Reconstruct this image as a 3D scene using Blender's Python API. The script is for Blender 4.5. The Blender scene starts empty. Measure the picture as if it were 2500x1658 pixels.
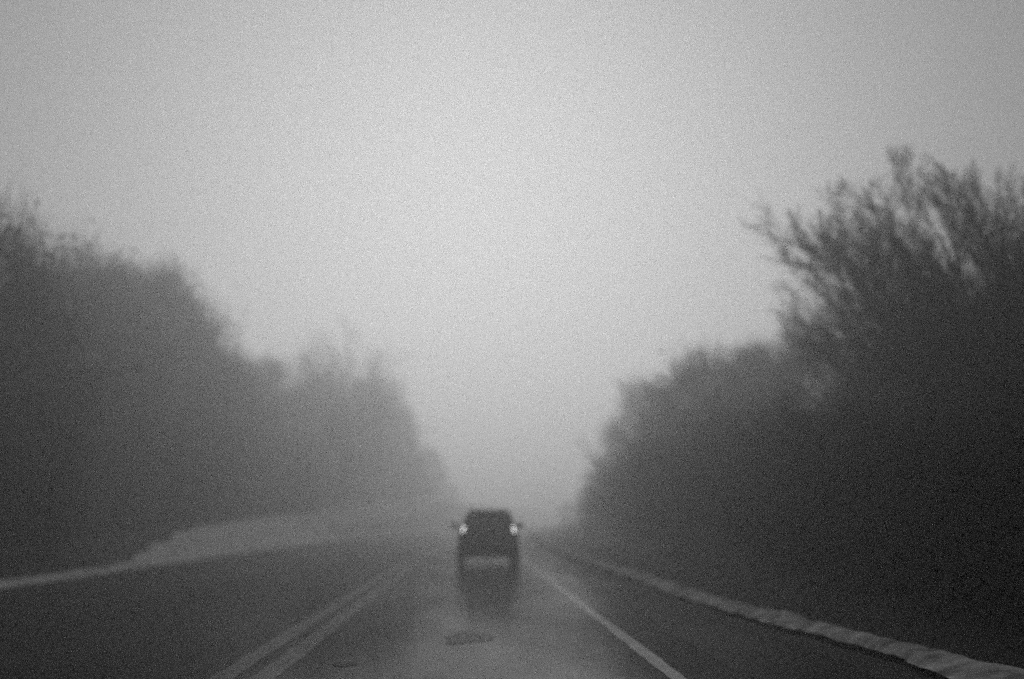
import bpy, bmesh, math, random
import numpy as np
from mathutils import Vector, Matrix, noise as mnoise

R = math.radians
scene = bpy.context.scene
col = scene.collection
rng = np.random.default_rng(11)
random.seed(11)

# ------------------------------------------------------------------ helpers
def tag(o, label=None, cat=None, group=None, kind=None):
    if label: o['label'] = label
    if cat: o['category'] = cat
    if group: o['group'] = group
    if kind: o['kind'] = kind
    return o

def empty(name, loc=(0, 0, 0), rz=0.0):
    o = bpy.data.objects.new(name, None)
    o.empty_display_size = 0.3
    o.location = loc
    o.rotation_euler = (0, 0, rz)
    col.objects.link(o)
    return o

def link(name, me, mat, parent=None, smooth=False):
    o = bpy.data.objects.new(name, me)
    col.objects.link(o)
    if mat is not None and not me.materials:
        me.materials.append(mat)
    if parent is not None:
        o.parent = parent
    if smooth:
        me.polygons.foreach_set('use_smooth', [True] * len(me.polygons))
    return o

def mesh_from(name, verts, faces):
    me = bpy.data.meshes.new(name)
    me.from_pydata([tuple(map(float, v)) for v in verts], [], faces)
    me.update()
    return me

def mesh_np(name, V, n_per):
    """V: (N*n_per,3) loose faces with n_per corners each"""
    me = bpy.data.meshes.new(name)
    nv = len(V); nf = nv // n_per
    me.vertices.add(nv)
    me.vertices.foreach_set('co', np.ascontiguousarray(V, dtype=np.float32).ravel())
    me.loops.add(nv)
    me.loops.foreach_set('vertex_index', np.arange(nv, dtype=np.int32))
    me.polygons.add(nf)
    me.polygons.foreach_set('loop_start', np.arange(0, nv, n_per, dtype=np.int32))
    me.update(calc_edges=True)
    return me

def copy_tree(o, parent=None):
    c = o.copy(); col.objects.link(c)
    c.parent = parent
    for ch in list(o.children):
        copy_tree(ch, c)
    return c

# ------------------------------------------------------------------ materials (everything is grey: a black and white photograph)
def mat_new(name):
    m = bpy.data.materials.new(name); m.use_nodes = True
    nt = m.node_tree
    return m, nt, nt.nodes['Principled BSDF']

def grey(v): return (v, v, v, 1)

def noise_mat(name, lo, hi, scale, rough=0.9, detail=6, bump=0.0, bscale=None, metal=0.0, spec=0.3, stretch=None, r2=None):
    m, nt, b = mat_new(name)
    tc = nt.nodes.new('ShaderNodeTexCoord')
    mp = nt.nodes.new('ShaderNodeMapping')
    if stretch: mp.inputs['Scale'].default_value = stretch
    nt.links.new(tc.outputs['Object'], mp.inputs['Vector'])
    n = nt.nodes.new('ShaderNodeTexNoise')
    n.inputs['Scale'].default_value = scale; n.inputs['Detail'].default_value = detail
    nt.links.new(mp.outputs[0], n.inputs['Vector'])
    cr = nt.nodes.new('ShaderNodeValToRGB')
    cr.color_ramp.elements[0].position = 0.3; cr.color_ramp.elements[0].color = grey(lo)
    cr.color_ramp.elements[1].position = 0.7; cr.color_ramp.elements[1].color = grey(hi)
    nt.links.new(n.outputs['Fac'], cr.inputs[0])
    nt.links.new(cr.outputs[0], b.inputs['Base Color'])
    b.inputs['Roughness'].default_value = rough
    b.inputs['Metallic'].default_value = metal
    b.inputs['Specular IOR Level'].default_value = spec
    if r2 is not None:
        mr = nt.nodes.new('ShaderNodeMapRange')
        mr.inputs['From Min'].default_value = 0.3; mr.inputs['From Max'].default_value = 0.7
        mr.inputs['To Min'].default_value = rough; mr.inputs['To Max'].default_value = r2
        nt.links.new(n.outputs['Fac'], mr.inputs['Value'])
        nt.links.new(mr.outputs[0], b.inputs['Roughness'])
    if bump > 0:
        n2 = nt.nodes.new('ShaderNodeTexNoise'); n2.inputs['Scale'].default_value = bscale or scale * 3
        n2.inputs['Detail'].default_value = 5
        nt.links.new(mp.outputs[0], n2.inputs['Vector'])
        bp = nt.nodes.new('ShaderNodeBump'); bp.inputs['Strength'].default_value = bump
        bp.inputs['Distance'].default_value = 0.02
        nt.links.new(n2.outputs['Fac'], bp.inputs['Height'])
        nt.links.new(bp.outputs[0], b.inputs['Normal'])
    return m

def wet_mat(name, lo, hi, scale, stretch, wet_lo, wet_hi, rough, detail=6):
    """a rough dry surface partly covered by a thin film of water"""
    m = noise_mat(name, lo, hi, scale, rough=0.9, detail=detail, bump=.3, bscale=30, spec=0.08, stretch=stretch)
    nt = m.node_tree; dry = nt.nodes['Principled BSDF']; outn = nt.nodes['Material Output']
    film = nt.nodes.new('ShaderNodeBsdfPrincipled')
    film.inputs['Base Color'].default_value = grey((lo + hi) / 2)
    film.inputs['Roughness'].default_value = rough
    film.inputs['Specular IOR Level'].default_value = 0.25
    tc = nt.nodes.new('ShaderNodeTexCoord'); mp = nt.nodes.new('ShaderNodeMapping')
    mp.inputs['Scale'].default_value = (.9, .12, 1)
    nt.links.new(tc.outputs['Object'], mp.inputs[0])
    n = nt.nodes.new('ShaderNodeTexNoise'); n.inputs['Scale'].default_value = .8; n.inputs['Detail'].default_value = 7
    nt.links.new(mp.outputs[0], n.inputs['Vector'])
    mr = nt.nodes.new('ShaderNodeMapRange')
    mr.inputs['From Min'].default_value = .35; mr.inputs['From Max'].default_value = .65
    mr.inputs['To Min'].default_value = wet_lo; mr.inputs['To Max'].default_value = wet_hi
    nt.links.new(n.outputs['Fac'], mr.inputs['Value'])
    n2 = nt.nodes.new('ShaderNodeTexNoise'); n2.inputs['Scale'].default_value = 9
    nt.links.new(tc.outputs['Object'], n2.inputs['Vector'])
    bp = nt.nodes.new('ShaderNodeBump'); bp.inputs['Strength'].default_value = .05; bp.inputs['Distance'].default_value = .01
    nt.links.new(n2.outputs['Fac'], bp.inputs['Height']); nt.links.new(bp.outputs[0], film.inputs['Normal'])
    mx = nt.nodes.new('ShaderNodeMixShader')
    nt.links.new(mr.outputs[0], mx.inputs[0]); nt.links.new(dry.outputs[0], mx.inputs[1]); nt.links.new(film.outputs[0], mx.inputs[2])
    nt.links.new(mx.outputs[0], outn.inputs['Surface'])
    return m

M = {}
M['asphalt'] = wet_mat('wet_asphalt', 0.014, 0.032, 0.55, (1, 0.25, 1), .14, .29, .13)
M['patch'] = wet_mat('tar_patch', 0.006, 0.014, 3.0, (1, 1, 1), .08, .19, .16)
M['paint'] = wet_mat('worn_road_paint', 0.5, 0.9, 1.3, (1, 1, 1), .14, .26, .18, 8)
M['paint_dull'] = wet_mat('worn_dull_road_paint', 0.09, 0.25, 1.1, (1, 1, 1), .14, .24, .18, 8)
M['soil'] = noise_mat('dark_leaf_litter', 0.008, 0.022, 0.8, rough=0.95, bump=0.6, bscale=4, spec=0.1)
M['dry_grass'] = noise_mat('dirty_snow', 0.14, 0.82, 3.0, rough=0.95, bump=0.8, bscale=9, spec=0.1)
M['dry_bank'] = noise_mat('patchy_snow_bank', 0.30, 0.85, 0.35, rough=0.95, stretch=(1, .35, 1), bump=0.8, bscale=2, spec=0.1)
M['verge_left'] = noise_mat('old_snow_ridge', 0.5, 0.8, 0.9, rough=0.95, bump=0.6, bscale=6, spec=0.1)
M['bark'] = noise_mat('wet_bark', 0.012, 0.040, 6.0, rough=0.9, bump=0.7, bscale=18, spec=0.15, stretch=(1, 1, 0.2))
M['twig'] = noise_mat('wet_twig', 0.014, 0.034, 3.0, rough=0.9, spec=0.1)
M['leaf'] = noise_mat('dark_evergreen_leaf', 0.007, 0.022, 0.9, rough=0.8, spec=0.15)
M['leaf_dull'] = noise_mat('dull_leaf', 0.010, 0.034, 0.7, rough=0.85, spec=0.12)
M['car'] = noise_mat('dark_car_paint', 0.055, 0.075, 2.0, rough=0.32, r2=0.45, spec=0.5)
M['glass'] = noise_mat('tinted_glass', 0.03, 0.045, 2.0, rough=0.25, r2=0.35, spec=0.5)
M['rubber'] = noise_mat('tyre_rubber', 0.012, 0.022, 8.0, rough=0.85, spec=0.2)
M['black_plastic'] = noise_mat('black_plastic', 0.014, 0.024, 8.0, rough=0.6, spec=0.3)
M['bumper'] = noise_mat('grey_bumper', 0.075, 0.10, 3.0, rough=0.65, spec=0.15)
M['alloy'] = noise_mat('dull_alloy', 0.20, 0.30, 5.0, rough=0.45, metal=0.8)
M['plate'] = noise_mat('pale_plate', 0.16, 0.22, 9.0, rough=0.6)

m, nt, b = mat_new('lit_tail_lamp')
b.inputs['Base Color'].default_value = grey(0.25)
b.inputs['Emission Color'].default_value = grey(1)
b.inputs['Emission Strength'].default_value = 2.6
b.inputs['Roughness'].default_value = 0.3
wv = nt.nodes.new('ShaderNodeTexNoise'); wv.inputs['Scale'].default_value = 14
mr = nt.nodes.new('ShaderNodeMapRange'); mr.inputs['To Min'].default_value = 2.4; mr.inputs['To Max'].default_value = 4.4
nt.links.new(wv.outputs['Fac'], mr.inputs['Value']); nt.links.new(mr.outputs[0], b.inputs['Emission Strength'])
M['tail'] = m
M['lens'] = noise_mat('clear_lamp_lens', 0.3, 0.4, 10, rough=0.15, spec=0.6)

# ------------------------------------------------------------------ road geometry
CAM_H = 1.30
F_SRC = 3472.0            # 50 mm lens on a 36 mm wide frame, in pixels of the photograph
def curve(y):             # the road bends gently to the right in the distance
    return 0.0 if y < 32 else 0.00020 * (y - 32) ** 2

def strip(name, x0f, x1f, ys, z, mat, nx=1, zf=None, parent=None):
    V, Fc = [], []
    for y in ys:
        for i in range(nx + 1):
            t = i / nx
            x = x0f(y) * (1 - t) + x1f(y) * t
            zz = z if zf is None else zf(x, y, t)
            V.append((x + curve(y), y, zz))
    for j in range(len(ys) - 1):
        for i in range(nx):
            a = j * (nx + 1) + i
            Fc.append((a, a + 1, a + nx + 2, a + nx + 1))
    return link(name, mesh_from(name, V, Fc), mat, parent, smooth=True)

def smoothstep(a, b, x):
    t = min(1, max(0, (x - a) / (b - a)))
    return t * t * (3 - 2 * t)

LEFT_EDGE, RIGHT_EDGE = -8.9, 3.55
def wob(y, s, k=1.0):
    return k * (0.5 * math.sin(y * 0.9 + s) + 0.3 * math.sin(y * 2.3 + 2 * s) + 0.2 * math.sin(y * 5.1 + 3 * s))
def right_inner(y):   # where the asphalt ends on the right
    return 3.42 + 0.42 * smoothstep(24, 12, y) + 0.07 * wob(y, 1.3) + .08 * mnoise.noise((y * 1.3, 3, 0)) + .04 * mnoise.noise((y * 4, 5, 0))
def right_outer(y):
    return 3.98 + 0.42 * smoothstep(24, 11, y) + 0.4 * smoothstep(13, 9, y) + 0.09 * wob(y, 4.1) + .10 * mnoise.noise((y * 1.1, 9, 0)) + .06 * mnoise.noise((y * 4.3, 2, 0))

def bank_h(x, y):          # height of the land beside the road (x measured from the road's own axis)
    h = 0.0
    if x < LEFT_EDGE - 0.3:
        top = 0.10 + 0.62 * smoothstep(24, 58, y) + 0.027 * max(0, min(y, 190) - 52)
        h += top * smoothstep(LEFT_EDGE - 0.3, LEFT_EDGE - 2.6, x)
        h += 0.05 * max(0, min(40, LEFT_EDGE - 2.6 - x))
        h += 0.05 * smoothstep(-9.4, -11, x) * (math.sin(x * 0.9 + y * .31) + math.sin(y * .57 - x * .4)) * 0.5
    if x > 4.3:
        h += 0.10 + 0.95 * smoothstep(4.4, 8.5, x) + 0.03 * max(0, min(40, x - 8.5))
        h += 0.12 * smoothstep(4.4, 6.0, x) * (math.sin(x * 1.1 + y * .43) + math.sin(y * .71 - x * .5)) * 0.5
    return h

# ground: one sheet out to the horizon, finer close to the camera
xs = [-2500, -1200, -600, -300, -160, -100, -70, -50, -40, -32] + list(np.arange(-28, -9.1, 0.8)) + [-9.0, -6, -3, 0, 2, 3.2, 3.9, 4.2] + list(np.arange(4.5, 20, 0.8)) + [22, 26, 32, 40, 55, 75, 110, 180, 320, 600, 1200, 2500]
ysg = [-400, -200, -100, -50, -20] + list(np.arange(-8, 60, 1.2)) + list(np.arange(60, 240, 4)) + [250, 280, 320, 380, 460, 600, 800, 1100, 1500, 2100, 3000]
V, Fc = [], []
for y in ysg:
    for x in xs:
        inside = LEFT_EDGE - 0.1 < x < 4.25
        z = -0.06 if inside else bank_h(x, y) - 0.012
        V.append((x + curve(min(y, 500)) , y, z))
nx_ = len(xs)
for j in range(len(ysg) - 1):
    for i in range(nx_ - 1):
        a = j * nx_ + i
        Fc.append((a, a + 1, a + nx_ + 1, a + nx_))
tag(link('ground', mesh_from('ground', V, Fc), M['soil'], smooth=True), kind='structure')

ys_road = list(np.arange(-20, 80, 0.5)) + list(np.arange(80, 520, 4.0))
road = tag(strip('road', lambda y: LEFT_EDGE - 0.25, lambda y: right_inner(y) + 0.15, ys_road, 0.0, M['asphalt'], nx=6), kind='structure')

M['shoulder'] = wet_mat('dark_shoulder_asphalt', 0.008, 0.020, 0.7, (1, .3, 1), .05, .16, .2)
tag(strip('road_shoulder', lambda y: 2.35 + .10 * wob(y * .6, 3), lambda y: right_inner(y) + .16, ys_road, 0.004, M['shoulder'], nx=3), kind='structure')
tag(strip('road_shoulder', lambda y: LEFT_EDGE - .2, lambda y: -7.3 + .10 * wob(y * .6, 1), ys_road, 0.004, M['shoulder'], nx=3), kind='structure')

M['dark_reflection'] = noise_mat('painted_dark_reflection', 0.006, 0.014, 2.0, rough=.8, spec=.1, bump=.4, bscale=9)
tag(strip('dark_reflection_edge', lambda y: right_inner(y) - .42 + .08 * wob(y * .7, 2), lambda y: right_inner(y) + .14, ys_road, 0.008, M['dark_reflection'], nx=2), kind='structure')  # near-black strip painting the trees' dark reflection along the wet asphalt edge

def wearing(y, w, s):      # painted lines with slightly uneven edges
    return w + 0.010 * wob(y, s) + .016 * mnoise.noise((y * 2.1, s, 0)) + .010 * mnoise.noise((y * 7, s, 3))
ys_l = list(np.arange(4, 120, 0.4)) + list(np.arange(120, 400, 4.0))
for xc, s in ((-2.06, .4), (-1.71, 2.2)):
    tag(strip('centre_line', lambda y: xc - wearing(y, .105, s), lambda y: xc + wearing(y, .105, s + 5), ys_l, 0.004, M['paint_dull']), kind='structure')
tag(strip('edge_line', lambda y: 1.72 - wearing(y, .072, 1), lambda y: 1.72 + wearing(y, .072, 7), ys_l, 0.004, M['paint']), kind='structure')

def blob(name, cx, cy, rx, ry, z, mat, s):
    V = [(cx, cy, z)]; n = 40
    for i in range(n):
        a = 2 * math.pi * i / n
        r = 1 + 0.18 * math.sin(3 * a + s) + 0.12 * math.sin(5 * a + 2 * s) + .35 * mnoise.noise((2.2 * math.cos(a), 2.2 * math.sin(a), s))
        V.append((cx + rx * r * math.cos(a), cy + ry * r * math.sin(a), z))
    return link(name, mesh_from(name, V, [(0, 1 + i, 1 + (i + 1) % n) for i in range(n)]), mat)
tag(blob('tar_patch', -1.14, 13.2, .10, .17, .005, M['patch'], 1.0),
    'small dark tar patch on the wet road beside the double centre line', 'road patch', 'tar patches on the road')
tag(blob('tar_patch', -0.02, 16.2, .24, .75, .005, M['patch'], 2.4),
    'larger dark tar patch in the lane straight behind the car', 'road patch', 'tar patches on the road')

# verges
def lump(x, y, s):
    return mnoise.noise((x * 3.1, y * 1.5 * (1 if y < 40 else .5), s)) * .6 + mnoise.noise((x * 9, y * 5, s + 7)) * .4
def rv(x, y, t):
    prof = math.sin(math.pi * min(1, .10 + t * .9)) ** .6
    return -.02 + (0.17 + .16 * smoothstep(30, 90, y)) * prof * (1 + .30 * lump(x * .3, y * .35, 1) + .16 * lump(x, y * .9, 8) + .10 * lump(x * 3, y * 4.5, 2)) + .04 * lump(x * 2, y * 2.6, 5) * prof
ys_v = list(np.arange(6, 60, 0.2)) + list(np.arange(60, 260, 2.0))
tag(strip('snow_ridge', right_inner, right_outer, ys_v, 0, M['dry_grass'], nx=10, zf=rv), kind='structure')

def lvz(x, y, t): return -0.02 + 0.14 * math.sin(math.pi * t * .5) + 0.012 * wob(y, 3 + 5 * t)
tag(strip('snow_ridge', lambda y: LEFT_EDGE - .36 + .06 * wob(y, 2.2), lambda y: LEFT_EDGE + .05 * wob(y, .7), ys_v, 0, M['verge_left'], nx=4,
          zf=lambda x, y, t: lvz(x, y, 1 - t)), kind='structure')
ys_b = list(np.arange(24, 200, 1.0))
def bk0(y): return LEFT_EDGE - 0.5 - (1.9 + .35 * wob(y * .35, .6)) * smoothstep(30, 68, y)
tag(strip('snowy_bank', bk0, lambda y: LEFT_EDGE - .38, ys_b, 0, M['dry_bank'], nx=8,
          zf=lambda x, y, t: bank_h(x, y) + .03 + .03 * math.sin(y * 1.3 + t * 7)), kind='structure')

M['gravel'] = noise_mat('old_snow', 0.72, 0.92, 0.5, rough=0.95, bump=0.7, bscale=7, spec=0.1)
tag(strip('snow_patch', lambda y: LEFT_EDGE - .5 - 2.3 * smoothstep(32, 64, y) * smoothstep(110, 66, y) * (1 + .25 * mnoise.noise((y * .3, 1, 4))) - .15 * wob(y * .6, 2), lambda y: LEFT_EDGE - .40, list(np.arange(32, 110, .5)), 0, M['gravel'], nx=8,
          zf=lambda x, y, t: bank_h(x, y) + .055 + .03 * math.sin(y * 1.3 + t * 7)), kind='structure')

# ------------------------------------------------------------------ trees
def tube(V, Fc, pts, rads, sides):
    base = len(V)
    n = len(pts)
    for k in range(n):
        p = pts[k]
        d = (pts[min(k + 1, n - 1)] - pts[max(k - 1, 0)]).normalized()
        up = Vector((0, 0, 1)) if abs(d.z) < .9 else Vector((1, 0, 0))
        u = d.cross(up).normalized(); v = d.cross(u)
        for s in range(sides):
            a = 2 * math.pi * s / sides
            q = p + (u * math.cos(a) + v * math.sin(a)) * rads[k]
            V.append((q.x, q.y, q.z))
    for k in range(n - 1):
        for s in range(sides):
            a = base + k * sides + s; b2 = base + k * sides + (s + 1) % sides
            Fc.append((a, b2, b2 + sides, a + sides))

def rand_perp(d):
    r = Vector((random.gauss(0, 1), random.gauss(0, 1), random.gauss(0, 1)))
    r -= d * r.dot(d)
    return r.normalized()

def grow(store, p, d, length, r0, level, maxlevel, kids, spread, up, sides):
    nseg = max(2, [7, 6, 4, 3, 2][min(level, 4)])
    pts, rads = [p.copy()], [r0]
    dd = d.copy(); q = p.copy()
    for k in range(nseg):
        dd = (dd + rand_perp(dd) * [.10, .16, .2, .22, .2][min(level, 4)] * store.get('calm', 1.0) + Vector((0, 0, up * .10))).normalized()
        q = q + dd * (length / nseg)
        pts.append(q.copy()); rads.append(max(.0032, r0 * (1 - .78 * (k + 1) / nseg)))
    V, Fc = store['wood'] if level < store['split'] else store['twig']
    tube(V, Fc, pts, rads, sides[min(level, len(sides) - 1)])
    if level >= maxlevel:
        store['tips'].append((pts[-1].copy(), dd.copy())); return
    nk = kids[level]
    for k in range(nk):
        t = (store['low'] if level == 0 else .18) + (1 - (store['low'] if level == 0 else .18)) * (k + random.random()) / nk
        f = t * nseg; i = min(int(f), nseg - 1)
        pp = pts[i].lerp(pts[i + 1], f - i)
        pd = (pts[i + 1] - pts[i]).normalized()
        ang = spread[level] * random.uniform(.7, 1.25)
        nd = (pd * math.cos(ang) + rand_perp(pd) * math.sin(ang)).normalized()
        if nd.z < -.2 and level < 3: nd.z *= -.4; nd.normalize()
        rr = rads[i] * random.uniform(.45, .65)
        ll = length * [store.get('side', .62), .52, .48, .5][min(level, 3)] * (1.15 - .55 * t) * random.uniform(.75, 1.2)
        grow(store, pp, nd, ll, max(.004, rr), level + 1, maxlevel, kids, spread, up, sides)
    store['tips'].append((pts[-1].copy(), dd.copy()))

def fan_tree(name, tips, kids, spread, up=.25, r=.17, low=.22):
    """a leafless tree whose limbs fan out from one stool; tips give where each limb ends"""
    st = dict(wood=([], []), twig=([], []), tips=[], split=2, low=low, side=.46, calm=.45)
    for (tx, ty, tz) in tips:
        v = Vector((tx * 1.04, ty, tz)); L = v.length * .88
        d = Vector((v.x, v.y, v.z * .86)).normalized()
        grow(st, Vector((random.uniform(-.35, .35), random.uniform(-.3, .3), -.25)), d, L, r * random.uniform(.75, 1.1), 0, 4, kids, spread, up, (7, 6, 4, 3, 3))
    root = empty(name)
    link('trunk', mesh_from('trunk', *st['wood']), M['bark'], root, smooth=True)
    link('crown', mesh_from('crown', *st['twig']), M['twig'], root)
    return root

def bare_tree(name, H, stems, kids=(8, 7, 7, 5), spread=(.75, .62, .6, .6), low=.22, up=.6, twig_r=1.0, maxlevel=4):
    """a leafless tree: trunk with its limbs, and a crown of fine twigs"""
    st = dict(wood=([], []), twig=([], []), tips=[], split=2, low=low)
    for (dx, dy, lean, frac, r) in stems:
        d = Vector((lean[0], lean[1], 1)).normalized()
        grow(st, Vector((dx, dy, -.25)), d, H * frac, r, 0, maxlevel, kids, spread, up, (7, 6, 4, 3, 3))
    root = empty(name)
    zs = sorted(v[2] for v in st['twig'][0]); k_ = H / zs[int(len(zs) * .997)]
    for key in ('wood', 'twig'):
        st[key] = ([tuple(c * k_ for c in v) for v in st[key][0]], st[key][1])
    link('trunk', mesh_from('trunk', *st['wood']), M['bark'], root, smooth=True)
    link('crown', mesh_from('crown', *st['twig']), M['twig'], root)
    return root

def leafy_tree(name, H, rad, base, nclump, leaves, size, shape='round', mat='leaf', lean=0.0, trunk_r=.2, twigs=64):
    """trunk with limbs, and a crown of many small leaf faces in light and dark clumps"""
    V, Fc = [], []
    top = Vector((lean, 0, H * .93))
    pts = [Vector((0, 0, -.25)).lerp(top, k / 6) + Vector((random.gauss(0, .06), random.gauss(0, .06), 0)) * (k > 0) for k in range(7)]
    tube(V, Fc, pts, [trunk_r * (1 - .85 * k / 6) for k in range(7)], 7)
    cl = []
    for i in range(nclump):
        t = (i + random.random()) / nclump
        z = base + (H - base) * t
        if shape == 'cone':
            prof = (1 - t) ** .8 * .95 + .06
        elif shape == 'round':
            prof = (math.sin(math.pi * min(1, .12 + .88 * t)) ** .55) if t < .98 else .2
            prof = prof * (1 - .35 * max(0, t - .6))
        else:
            prof = (1 - t ** 3) * .9 + .1
        a = random.uniform(0, 6.283); rr = rad * prof * random.uniform(.45, 1.0) ** .6
        c = Vector((lean * z / H + rr * math.cos(a), rr * math.sin(a), z + random.gauss(0, .25)))
        cl.append((c, rad * random.uniform(.22, .46)))
        if i % 2 == 0:
            ax = Vector((lean * z / H * .8, 0, max(.2, z - rr * .55)))
            mid = ax.lerp(c, .5) + Vector((0, 0, .12))
            tube(V, Fc, [ax, mid, c], [trunk_r * .28, trunk_r * .17, .012], 4)
    root = empty(name)
    link('trunk', mesh_from('trunk', V, Fc), M['bark'], root, smooth=True)
    C = np.array([c[0][:] for c in cl]); S = np.array([c[1] for c in cl])
    leaves = int(leaves * .85); size *= .8
    n = nclump * leaves
    idx = np.repeat(np.arange(nclump), leaves)
    off = rng.normal(0, 1, (n, 3)) * S[idx][:, None] * np.array([.62, .62, .5])
    # a few stray sprays carry the outline beyond the clumps
    stray = rng.random(n) < .10
    off[stray] *= rng.uniform(1.2, 1.7, stray.sum())[:, None]
    P = C[idx] + off
    P[:, 2] = np.maximum(P[:, 2], .05)
    u = rng.normal(0, 1, (n, 3)); u /= np.linalg.norm(u, axis=1)[:, None]
    w = rng.normal(0, 1, (n, 3)); w -= u * (u * w).sum(1)[:, None]; w /= np.linalg.norm(w, axis=1)[:, None]
    s = size * rng.uniform(.5, 1.25, n)[:, None]
    Q = np.stack([P - u * s, P + w * s * .45, P + u * s, P - w * s * .45], 1).reshape(-1, 3)
    # fine twigs standing out of every clump
    nt_ = nclump * twigs; it = np.repeat(np.arange(nclump), twigs)
    A = C[it] + rng.normal(0, .45, (nt_, 3)) * S[it][:, None]
    axis = np.stack([lean * A[:, 2] / H, np.zeros(nt_), A[:, 2] * .86], 1)
    D = A - axis; D /= np.linalg.norm(D, axis=1)[:, None] + 1e-6
    D = D * .7 + rng.normal(0, .38, (nt_, 3)) + np.array([0, 0, .75]); D /= np.linalg.norm(D, axis=1)[:, None]
    Ln = (rad * rng.uniform(.12, .58, nt_))[:, None]
    Wd = rng.normal(0, 1, (nt_, 3)); Wd -= D * (D * Wd).sum(1)[:, None]; Wd /= np.linalg.norm(Wd, axis=1)[:, None]
    hw_ = rng.uniform(.006, .014, nt_)[:, None] * (rad / 3)
    bend = rng.normal(0, .10, (nt_, 3)) * Ln
    m1 = A + D * Ln * .5 + bend; e1 = A + D * Ln
    T1 = np.stack([A - Wd * hw_ * 1.5, A + Wd * hw_ * 1.5, m1 + Wd * hw_, m1 - Wd * hw_], 1)
    T2 = np.stack([m1 - Wd * hw_, m1 + Wd * hw_, e1 + Wd * hw_ * .4, e1 - Wd * hw_ * .4], 1)
    Q = np.concatenate([Q, T1.reshape(-1, 3), T2.reshape(-1, 3)])
    link('crown', mesh_np('crown', Q, 4), M[mat], root)
    return root

def spot(px, d):  # ground point at distance d seen at column px of the photograph
    return (px - 1150) / F_SRC * d
def height_to(py, d, zg):
    return CAM_H + (1270 - py) / F_SRC * d - zg

def place(root, x, y, H, H0, rz, label, cat, group=None, wide=1.0, sink=.1):
    zg = bank_h(x - curve(min(y, 500)), y)
    root.location = (x, y, zg - sink)
    s = H / H0
    root.scale = (s * wide, s * wide, s)
    root.rotation_euler = (0, 0, rz)
    tag(root, label, cat, group)
    return root

# prototypes of kinds (each first use moves the prototype itself)
protos = {}
def kind(k):
    if k not in protos:
        if k == 'round':   r = (leafy_tree('leafy_tree', 10, 3.0, .9, 95, 75, .20, 'round'), 10)
        elif k == 'tall':  r = (leafy_tree('leafy_tree', 12, 2.7, 1.2, 110, 70, .20, 'col', 'leaf_dull'), 12)
        elif k == 'cone':  r = (leafy_tree('conifer_tree', 12, 2.7, .6, 110, 75, .19, 'cone'), 12)
        elif k == 'high':  r = (leafy_tree('leafy_tree', 18, 3.6, 6.2, 90, 80, .27, 'round', 'leaf_dull', trunk_r=.34), 18)
        elif k == 'shrub': r = (leafy_tree('leafy_shrub', 3.4, 2.0, .15, 60, 110, .10, 'round', 'leaf', trunk_r=.07), 3.4)
        elif k == 'bare_tall': r = (bare_tree('bare_tree', 17, [(0, 0, (.02, 0), .74, .30), (.3, .1, (.12, .05), .55, .16)], kids=(14, 8, 8, 6), spread=(.62, .6, .6, .6), low=.26), 17)
        elif k == 'bare':  r = (bare_tree('bare_tree', 9, [(0, 0, (0, 0), .62, .17)], kids=(9, 8, 8, 6)), 9)
        protos[k] = [r[0], r[1], False]
    p = protos[k]
    if not p[2]:
        p[2] = True
        return p[0], p[1]
    return copy_tree(p[0]), p[1]

GL, GR, GS = 'trees of the wood left of the road', 'trees of the wood right of the road', 'shrubs on the right hand bank'
left = [
 # px, top, d, kind, wide, label
 (-25, 590, 39, 'round', 1.0, 'dark tall tree cut by the left edge of the picture'),
 (75, 700, 50, 'tall', 1.1, 'dark tree just right of the tree at the left picture edge'),
 (185, 665, 63, 'round', 1.0, 'dark round topped tree with crown standing above its left wood neighbours'),
 (300, 690, 68, 'cone', 1.2, 'pointed conifer in the left wood beside the last tall crown'),
 (405, 685, 74, 'tall', .9, 'last tall tree where the dark left wood steps down'),
 (478, 800, 79, 'round', 1.0, 'shorter tree on the sloping right shoulder of the dark left wood'),
 (560, 905, 94, 'round', 1.1, 'grey low tree in the dip of the left treeline, next to the dark wood'),
 (655, 900, 108, 'tall', 1.2, 'grey tree in the dip of the left treeline, next to the far tall trees'),
 (755, 800, 121, 'bare_tall', 1.15, 'pale grey tree left of the bare trunked tall tree'),
 (822, 775, 114, 'bare_tall', 1.1, 'hazy tall tree with its bare trunk rising from the pale left bank'),
 (918, 850, 150, 'bare_tall', 1.1, 'pale hazy tree right of the bare trunked tall tree'),
 (985, 1010, 176, 'cone', 1.1, 'hazy pointed conifer where the left treeline falls toward the road'),
 (1045, 1105, 212, 'round', 1.1, 'very faint low tree left of the road end, above the car left side'),
 (795, 930, 178, 'tall', 1.5, 'very faint tree showing left of the bare trunk, beyond it'),
 (885, 960, 196, 'round', 1.5, 'very faint tree showing right of the bare trunk, beyond it'),
 (1100, 1185, 265, 'round', 1.5, 'faintest lowest tree of the left treeline, nearest the vanishing road'),
]
for i, (px, py, d, k, w, lab) in enumerate(left):
    r, H0 = kind(k)
    x = spot(px, d); zg = bank_h(x - curve(d), d)
    place(r, x, d, height_to(py, d, zg), H0, 1.3 * i, lab, 'tree', GL, w)

under = [
 (30, 1010, 37, .85, 'dark shrub at the foot of the tree on the left picture edge'),
 (190, 1040, 55, .85, 'dark shrub under the round topped tree of the left wood'),
 (340, 1050, 62, .85, 'dark shrub under the pointed conifer of the left wood'),
 (470, 1080, 72, .85, 'grey shrub below the sloping shoulder of the left wood, above the pale bank'),
 (610, 1110, 95, .85, 'grey shrub below the dip of the left treeline'),
 (730, 1120, 112, .85, 'pale grey shrub left of the bare trunk on the pale bank'),
]
for i, (px, py, d, w, lab) in enumerate(under):
    r, H0 = kind('shrub')
    x = spot(px, d); zg = bank_h(x - curve(d), d)
    place(r, x, d, height_to(py, d, zg), H0, .9 * i, lab, 'shrub', 'shrubs along the left wood', w)

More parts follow.
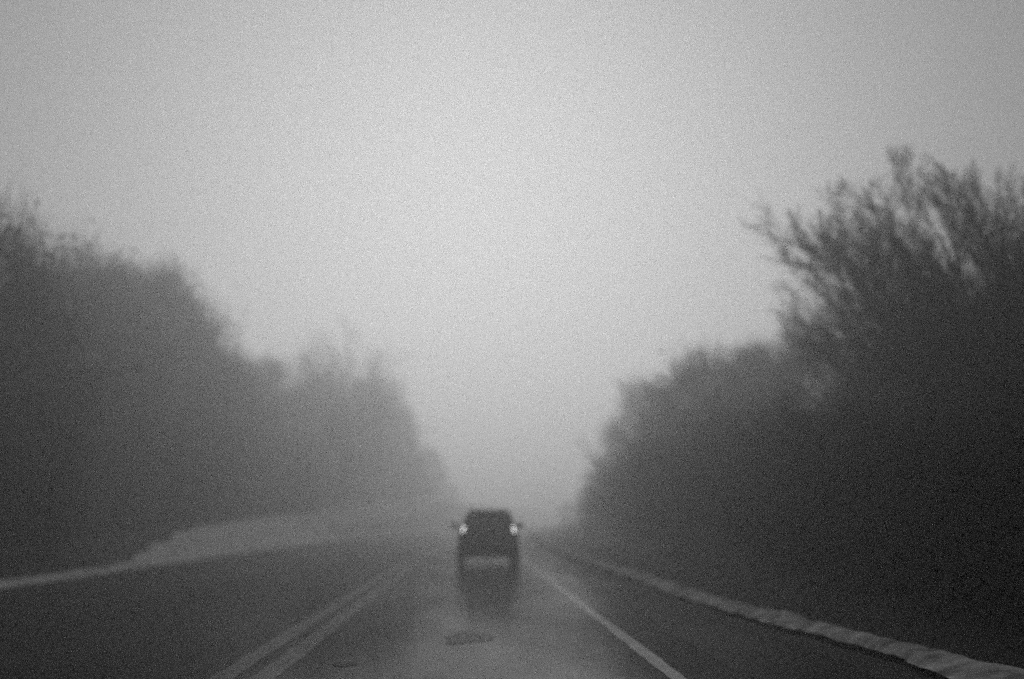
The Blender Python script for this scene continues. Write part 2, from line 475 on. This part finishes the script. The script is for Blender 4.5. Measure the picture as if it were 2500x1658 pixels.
# right: the big bare tree close by, its neighbours, then leafier trees receding
random.seed(22)
big = fan_tree('bare_tree', [(-5.2, 0, 5.2), (-4.8, .6, 5.9), (-4.3, -.5, 6.5), (-3.7, .3, 6.9), (-3.0, .8, 7.3), (-2.3, -.4, 7.5), (-1.5, .5, 7.5), (-.7, -.6, 7.4), (.2, .4, 7.3), (1.2, -.2, 7.1), (2.3, .3, 6.6),
                             (-4.0, .9, 4.4), (-3.2, -.9, 5.2), (-2.1, 1., 5.7), (-.9, -.9, 5.7), (.6, 1., 5.5)],
               kids=(12, 9, 7, 5), spread=(.36, .44, .5, .5), r=.13)
place(big, 12.4, 30, 1, 1, 0, 'large bare tree with fanning limbs and fine twigs at the right edge of the picture', 'tree', GR)
random.seed(23)
mid2 = fan_tree('bare_tree', [(-4.8, 0, 5.3), (-4.1, .6, 6.0), (-3.2, -.5, 6.5), (-2.2, .3, 6.9), (-1.2, -.3, 7.0), (0, .6, 7.0), (1.2, -.3, 6.6), (-3.6, .8, 4.6), (-2.0, -.8, 5.3)],
                kids=(12, 9, 7, 5), spread=(.36, .44, .5, .5), r=.13)
place(mid2, 14.0, 37, 1, 1, 0, 'bare twiggy tree just left of and behind the largest bare tree', 'tree', GR)
random.seed(31)
right = [
 (2190, 800, 43, 'bare', .9, 'smaller bare tree at the left foot of the two large bare trees'),
 (1965, 850, 54, 'tall', 1.3, 'dark tree in the lighter gap between the bare trees and the rounded crown'),
 (1725, 895, 60, 'round', 1.25, 'dark rounded crown standing highest in the middle of the right treeline'),
 (1845, 865, 58, 'tall', 1.4, 'dark tree right of the rounded middle crown of the right treeline'),
 (1635, 905, 74, 'bare', 1.2, 'grey tree left of the rounded middle crown of the right treeline'),
 (1572, 965, 108, 'round', .95, 'hazy tree at the left shoulder of the right treeline, above the verge'),
 (1500, 1110, 125, 'round', 1.1, 'hazy low tree where the right treeline drops to the road'),
 (1432, 1195, 160, 'round', 1.1, 'faint low tree right of the car, at the far end of the verge'),
 (1385, 1232, 225, 'round', 1.5, 'faintest tree right of the car where the road vanishes'),
 (2420, 930, 24, 'round', 1.0, 'near black leafy tree under the limbs of the largest bare tree'),
]
for i, (px, py, d, k, w, lab) in enumerate(right):
    r, H0 = kind(k)
    x = spot(px, d); zg = bank_h(x - curve(d), d)
    place(r, x, d, height_to(py, d, zg), H0, 2.1 + 1.7 * i, lab, 'tree', GR, w)
shr = [
 (2560, 1060, 15, 1.1, 'near black shrub at the right picture edge, closest to the camera'),
 (2330, 1070, 18, 1.1, 'near black shrub on the bank above the widest part of the pale verge'),
 (2120, 1040, 23, 1.05, 'near black shrub on the bank left of the one above the widest verge'),
 (1960, 1030, 29, 1.0, 'dark shrub on the bank under the smaller bare tree'),
 (1840, 1040, 37, 1.0, 'dark shrub on the bank in front of the tree right of the rounded crown'),
 (1715, 1060, 46, 1.0, 'dark shrub on the bank in front of the rounded middle crown'),
 (1605, 1100, 58, 1.0, 'dark grey shrub on the bank below the grey tree'),
 (1535, 1150, 76, .9, 'grey shrub on the bank farthest along the right verge'),
]
for i, (px, py, d, w, lab) in enumerate(shr):
    r, H0 = kind('shrub')
    x = spot(px, d); zg = bank_h(x - curve(d), d)
    place(r, x, d, height_to(py, d, zg), H0, 1.1 * i, lab, 'shrub', GS, w)

# dense low undergrowth between and behind the trunks: nobody could count it
def undergrowth(name, n, side, label):
    P = np.zeros((n, 3), np.float32)
    for i in range(n):
        y = 9 + 215 * random.random() ** (2.2 if side > 0 else 1.4)
        if side < 0: y = max(y, 30 + 30 * random.random())
        o = random.random()
        x = (7.0 + 1.0 * math.sin(y * .21) + 3.5 * smoothstep(75, 160, y) + 15 * o) if side > 0 else (-13.6 - 1.2 * math.sin(y * .17) - 16 * o)
        h = (1.7 + 1.6 * min(1, o * 4) + .5 * math.sin(y * .9 + x) + .5 * math.sin(y * .37 - 1.3 * x)) * (1 if y < 105 or side > 0 else 1.7)
        P[i] = (x + curve(y), y, bank_h(x, y) - .05 + h * random.random() ** .8)
    u = rng.normal(0, 1, (n, 3)); u /= np.linalg.norm(u, axis=1)[:, None]
    w_ = rng.normal(0, 1, (n, 3)); w_ -= u * (u * w_).sum(1)[:, None]; w_ /= np.linalg.norm(w_, axis=1)[:, None]
    s_ = (rng.uniform(.10, .22, n) * (1 + P[:, 1] / 60))[:, None]
    Q = np.stack([P - u * s_, P + w_ * s_ * .45, P + u * s_, P - w_ * s_ * .45], 1).reshape(-1, 3)
    tag(link(name, mesh_np(name, Q, 4), M['leaf']), label, 'undergrowth', kind='stuff')
undergrowth('undergrowth', 42000, 1, 'dense dark undergrowth covering the bank right of the road')
undergrowth('undergrowth', 34000, -1, 'dense dark undergrowth at the foot of the wood left of the road')

# ------------------------------------------------------------------ the car ahead
def rring(hw, y, zb, zt, rt, rb, n=5, top_hw=None):
    """rounded rectangle in the x-z plane at length y"""
    th = hw if top_hw is None else top_hw
    P = []
    def arc(cx, cz, r, a0, a1):
        for k in range(n + 1):
            a = a0 + (a1 - a0) * k / n
            P.append((cx + r * math.cos(a), y, cz + r * math.sin(a)))
    arc(th - rt, zt - rt, rt, 0, math.pi / 2)
    arc(-th + rt, zt - rt, rt, math.pi / 2, math.pi)
    arc(-hw + rb, zb + rb, rb, math.pi, 1.5 * math.pi)
    arc(hw - rb, zb + rb, rb, 1.5 * math.pi, 2 * math.pi)
    return P
def loft(V, Fc, rings):
    base = len(V); n = len(rings[0])
    for r in rings: V.extend(r)
    for j in range(len(rings) - 1):
        for i in range(n):
            a = base + j * n + i; b2 = base + j * n + (i + 1) % n
            Fc.append((a, b2, b2 + n, a + n))
    Fc.append(tuple(base + i for i in reversed(range(n))))
    Fc.append(tuple(base + (len(rings) - 1) * n + i for i in range(n)))
def pring(hw, y0, y1, z, r, n=5):
    """rounded rectangle in plan at height z"""
    P = []
    def arc(cx, cy, a0, a1):
        for k in range(n + 1):
            a = a0 + (a1 - a0) * k / n
            P.append((cx + r * math.cos(a), cy + r * math.sin(a), z))
    arc(hw - r, y1 - r, 0, math.pi / 2); arc(-hw + r, y1 - r, math.pi / 2, math.pi)
    arc(-hw + r, y0 + r, math.pi, 1.5 * math.pi); arc(hw - r, y0 + r, 1.5 * math.pi, 2 * math.pi)
    return P
def part(name, V, Fc, mat, parent, smooth=False, bevel=0.0):
    me = mesh_from(name, V, Fc)
    bm = bmesh.new(); bm.from_mesh(me)
    bmesh.ops.recalc_face_normals(bm, faces=bm.faces)
    if bevel: bmesh.ops.bevel(bm, geom=list(bm.edges), offset=bevel, segments=2, affect='EDGES', profile=.6)
    bm.to_mesh(me); bm.free()
    o = link(name, me, M[mat], parent)
    if smooth:
        me.polygons.foreach_set('use_smooth', [True] * len(me.polygons))
        md = o.modifiers.new('edges', 'EDGE_SPLIT'); md.split_angle = R(40)
    return o
def boxvf(x0, x1, y0, y1, z0, z1):
    V = [(x, y, z) for z in (z0, z1) for y in (y0, y1) for x in (x0, x1)]
    return V, [(0, 2, 3, 1), (4, 5, 7, 6), (0, 1, 5, 4), (2, 6, 7, 3), (0, 4, 6, 2), (1, 3, 7, 5)]
def panel(c4, nrm, th):
    """thin slab from four corners, pushed out along nrm"""
    n = Vector(nrm).normalized()
    a = [Vector(c) - n * .012 for c in c4]; b2 = [Vector(c) + n * th for c in c4]
    V = [tuple(v) for v in a + b2]
    return V, [(3, 2, 1, 0), (4, 5, 6, 7)] + [(i, (i + 1) % 4, 4 + (i + 1) % 4, 4 + i) for i in range(4)]

car = empty('car', (0.50, 40.0, 0.0))
tag(car, 'dark boxy station wagon driving ahead on the wet road, tail lamps lit, seen from behind', 'car')
V, Fc = [], []
loft(V, Fc, [rring(.78, -.03, .40, .88, .10, .08, top_hw=.70), rring(.855, .05, .31, .97, .10, .08, top_hw=.82),
             rring(.875, .5, .26, .99, .09, .07, top_hw=.845), rring(.88, 2.0, .25, .98, .09, .07, top_hw=.85),
             rring(.875, 3.25, .26, .98, .09, .07, top_hw=.84), rring(.86, 3.8, .27, .92, .10, .07, top_hw=.80),
             rring(.82, 4.25, .29, .82, .12, .08, top_hw=.74), rring(.74, 4.45, .36, .70, .12, .08, top_hw=.66)])
GH = [(.96, .83, .00, 3.30), (1.12, .765, .06, 2.95), (1.30, .69, .14, 2.58), (1.47, .615, .24, 2.24), (1.55, .575, .32, 2.08), (1.60, .49, .45, 1.92)]
loft(V, Fc, [pring(hw, y0, y1, z, .14 if z < 1.56 else .2) for z, hw, y0, y1 in GH])
body = part('body', V, Fc, 'car', car, smooth=True)
def gh(z):
    for k in range(len(GH) - 1):
        a, b2 = GH[k], GH[k + 1]
        if a[0] <= z <= b2[0]:
            t = (z - a[0]) / (b2[0] - a[0])
            return [a[i] + (b2[i] - a[i]) * t for i in (1, 2, 3)]
z0, z1 = 1.05, 1.47
h0, h1 = gh(z0), gh(z1)
V, Fc = panel([(-h0[0] + .15, h0[1], z0), (h0[0] - .15, h0[1], z0), (h1[0] - .12, h1[1], z1), (-h1[0] + .12, h1[1], z1)], (0, -1, .45), .006)
rw = part('rear_window', V, Fc, 'glass', car)
V, Fc = boxvf(-.30, .26, .02, .045, 1.075, 1.095); part('wiper', V, Fc, 'black_plastic', rw)
V, Fc = panel([(h0[0] - .15, h0[2], z0), (-h0[0] + .15, h0[2], z0), (-h1[0] + .12, h1[2], z1), (h1[0] - .12, h1[2], z1)], (0, 1, .9), .006)
part('windscreen', V, Fc, 'glass', car)
for s in (-1, 1):
    for (ya, yb) in ((.22, .82), (.90, 1.62), (1.70, 2.50)):
        top_b = min(yb, 2.10)
        V, Fc = panel([(s * h0[0], ya, z0), (s * h0[0], yb, z0), (s * h1[0], top_b, z1), (s * h1[0], ya + .06, z1)], (s, 0, .45), .006)
        part('side_window', V, Fc, 'glass', car)
    for yh in (1.02, 1.86):
        V, Fc = boxvf(s * .875 - .02, s * .875 + .02, yh, yh + .15, .80, .83)
        part('door_handle', V, Fc, 'black_plastic', car, bevel=.006)
    # tail lamp: a tall lamp at the corner of the tail, below the window line
    V, Fc = boxvf(s * .70 - .062, s * .70 + .062, -.035, .10, .92, 1.17)
    tl = part('tail_lamp', V, Fc, 'black_plastic', car, bevel=.012)
    V, Fc = boxvf(s * .70 - .015, s * .70 + .015, -.052, -.030, .965, 1.135)
    V = [(x - s * (z - 1.05) * .28, y, z) for x, y, z in V]     # the lamp follows the leaning pillar
    part('lamp_lens', V, Fc, 'tail', tl, bevel=.008)
    # door mirror on a short arm
    V, Fc = boxvf(s * .97 - .095, s * .97 + .095, 2.46, 2.58, 1.07, 1.22)
    dm = part('door_mirror', V, Fc, 'car', car, bevel=.03)
    V, Fc = boxvf(s * .97 - .075, s * .97 + .075, 2.450, 2.465, 1.085, 1.205)
    part('mirror_glass', V, Fc, 'glass', dm)
    V, Fc = boxvf(min(s * .78, s * .93), max(s * .78, s * .93), 2.50, 2.55, 1.05, 1.09)
    part('mirror_arm', V, Fc, 'black_plastic', dm)
    V, Fc = boxvf(s * .60 - .13, s * .60 + .13, 4.36, 4.44, .58, .70)
    part('headlamp', V, Fc, 'lens', car, bevel=.02)
    V, Fc = boxvf(s * .46 - .02, s * .46 + .02, .55, 1.95, 1.605, 1.64)
    part('roof_rail', V, Fc, 'black_plastic', car, bevel=.006)
# bumpers
V, Fc = [], []
loft(V, Fc, [rring(.66, -.17, .31, .47, .05, .05), rring(.80, -.13, .28, .50, .05, .05), rring(.872, .02, .28, .52, .05, .05), rring(.882, .25, .30, .50, .04, .04)])
bp_ = part('rear_bumper', V, Fc, 'black_plastic', car, smooth=True)
V, Fc = boxvf(-.54, .54, -.185, -.165, .33, .47); part('bumper_strip', V, Fc, 'bumper', bp_, bevel=.008)
V, Fc = boxvf(-.16, .16, -.055, -.03, .66, .77); part('number_plate', V, Fc, 'plate', car, bevel=.004)
V, Fc = boxvf(-.24, .24, -.06, -.03, .80, .835); part('tailgate_handle', V, Fc, 'black_plastic', car, bevel=.006)
V, Fc = [], []
loft(V, Fc, [rring(.86, 4.2, .28, .50, .05, .05), rring(.78, 4.5, .30, .48, .05, .05), rring(.6, 4.56, .33, .45, .05, .05)])
part('front_bumper', V, Fc, 'black_plastic', car, smooth=True)
V, Fc = [], []
tube(V, Fc, [Vector((-.52, -.15, .26)), Vector((-.52, .4, .27))], [.028, .028], 10)
part('exhaust_pipe', V, Fc, 'alloy', car)
def lathe(cx, cy, cz, prof, n=28):
    V, Fc = [], []
    for (x, r) in prof:
        for k in range(n):
            a = 2 * math.pi * k / n
            V.append((cx + x, cy + r * math.cos(a), cz + r * math.sin(a)))
    for j in range(len(prof) - 1):
        for k in range(n):
            a = j * n + k; b2 = j * n + (k + 1) % n
            Fc.append((a, b2, b2 + n, a + n))
    return V, Fc
for wy in (.82, 3.52):
    for s in (-1, 1):
        w = empty('wheel'); w.parent = car; w.location = (s * .775, wy, .315)
        V, Fc = lathe(0, 0, 0, [(-.10, .19), (-.105, .27), (-.085, .305), (-.05, .315), (.05, .315), (.085, .305), (.105, .27), (.10, .19)])
        part('tyre', V, Fc, 'rubber', w, smooth=True)
        V, Fc = lathe(0, 0, 0, [(s * .095, .20), (s * .07, .185), (s * .05, .10), (s * .085, .05), (s * .09, .001)])
        part('rim', V, Fc, 'alloy', w, smooth=True)

# ------------------------------------------------------------------ fog: a real volume filling the whole place
FOG = dict(density=0.0075, g=0.78, albedo=1.0, top=20.0)
bm = bmesh.new()
bmesh.ops.create_cube(bm, size=1.0, matrix=Matrix.Translation((0, 1100, FOG['top'] / 2 - 4)) @ Matrix.Diagonal((3000, 3200, FOG['top'] + 8, 1)))
me = bpy.data.meshes.new('fog'); bm.to_mesh(me); bm.free()
fm = bpy.data.materials.new('fog'); fm.use_nodes = True
nt = fm.node_tree; nt.nodes.clear()
out = nt.nodes.new('ShaderNodeOutputMaterial')
vs = nt.nodes.new('ShaderNodeVolumeScatter')
vs.inputs['Color'].default_value = grey(FOG['albedo'])
vs.inputs['Density'].default_value = FOG['density']
vs.inputs['Anisotropy'].default_value = FOG['g']
nt.links.new(vs.outputs[0], out.inputs['Volume'])
tag(link('fog', me, fm), kind='structure')

# ------------------------------------------------------------------ daylight: overcast
SKY_POW, SKY_GAIN = 0.45, 0.85
SUN_EL, SUN_AZ = R(14), R(0)       # azimuth from +Y (straight ahead) toward +X
w = bpy.data.worlds.new('World'); scene.world = w; w.use_nodes = True
nt = w.node_tree; nt.nodes.clear()
out = nt.nodes.new('ShaderNodeOutputWorld')
bg = nt.nodes.new('ShaderNodeBackground')
sky = nt.nodes.new('ShaderNodeTexSky'); sky.sky_type = 'NISHITA'; sky.sun_disc = False
sky.sun_elevation = SUN_EL; sky.sun_rotation = SUN_AZ
sky.air_density = 1.0; sky.dust_density = 6.0; sky.ozone_density = 1.0
bw = nt.nodes.new('ShaderNodeRGBToBW')
# the cloud layer spreads the clear sky's light: its range is compressed
pw = nt.nodes.new('ShaderNodeMath'); pw.operation = 'POWER'; pw.inputs[1].default_value = SKY_POW
ml = nt.nodes.new('ShaderNodeMath'); ml.operation = 'MULTIPLY'; ml.inputs[1].default_value = SKY_GAIN
nt.links.new(sky.outputs[0], bw.inputs[0]); nt.links.new(bw.outputs[0], pw.inputs[0])
nt.links.new(pw.outputs[0], ml.inputs[0]); nt.links.new(ml.outputs[0], bg.inputs['Color'])
bg.inputs['Strength'].default_value = 0.10
nt.links.new(bg.outputs[0], out.inputs['Surface'])

sd = bpy.data.lights.new('sun', 'SUN'); sd.energy = 0.33; sd.angle = R(25); sd.color = (1, 1, 1)
so = bpy.data.objects.new('sun', sd); col.objects.link(so)
dirv = Vector((math.sin(SUN_AZ) * math.cos(SUN_EL), math.cos(SUN_AZ) * math.cos(SUN_EL), math.sin(SUN_EL)))
so.rotation_euler = dirv.to_track_quat('Z', 'Y').to_euler(); so.location = (0, 60, 90)

# ------------------------------------------------------------------ camera
cd = bpy.data.cameras.new('camera'); cam = bpy.data.objects.new('camera', cd); col.objects.link(cam)
cd.lens = 50; cd.sensor_width = 36; cd.sensor_fit = 'HORIZONTAL'
cd.clip_start = .1; cd.clip_end = 6000
pitch = math.atan((1270 - 829) / F_SRC); yaw = math.atan((1250 - 1150) / F_SRC)
cam.location = (0, 0, CAM_H)
cam.rotation_euler = (R(90) + pitch, 0, -yaw)
cd.dof.use_dof = True; cd.dof.focus_distance = 10.5; cd.dof.aperture_fstop = 0.62; cd.dof.aperture_blades = 0
scene.camera = cam

scene.view_settings.view_transform = 'Standard'; scene.view_settings.look = 'None'
scene.view_settings.exposure = 0; scene.view_settings.gamma = 1
scene.render.engine = 'CYCLES'
cy = scene.cycles
cy.use_denoising = False
cy.use_adaptive_sampling = True; cy.adaptive_threshold = 0.035; cy.adaptive_min_samples = 24
cy.max_bounces = 6; cy.diffuse_bounces = 2; cy.glossy_bounces = 2; cy.volume_bounces = 3; cy.transmission_bounces = 2
cy.sample_clamp_indirect = 4.0
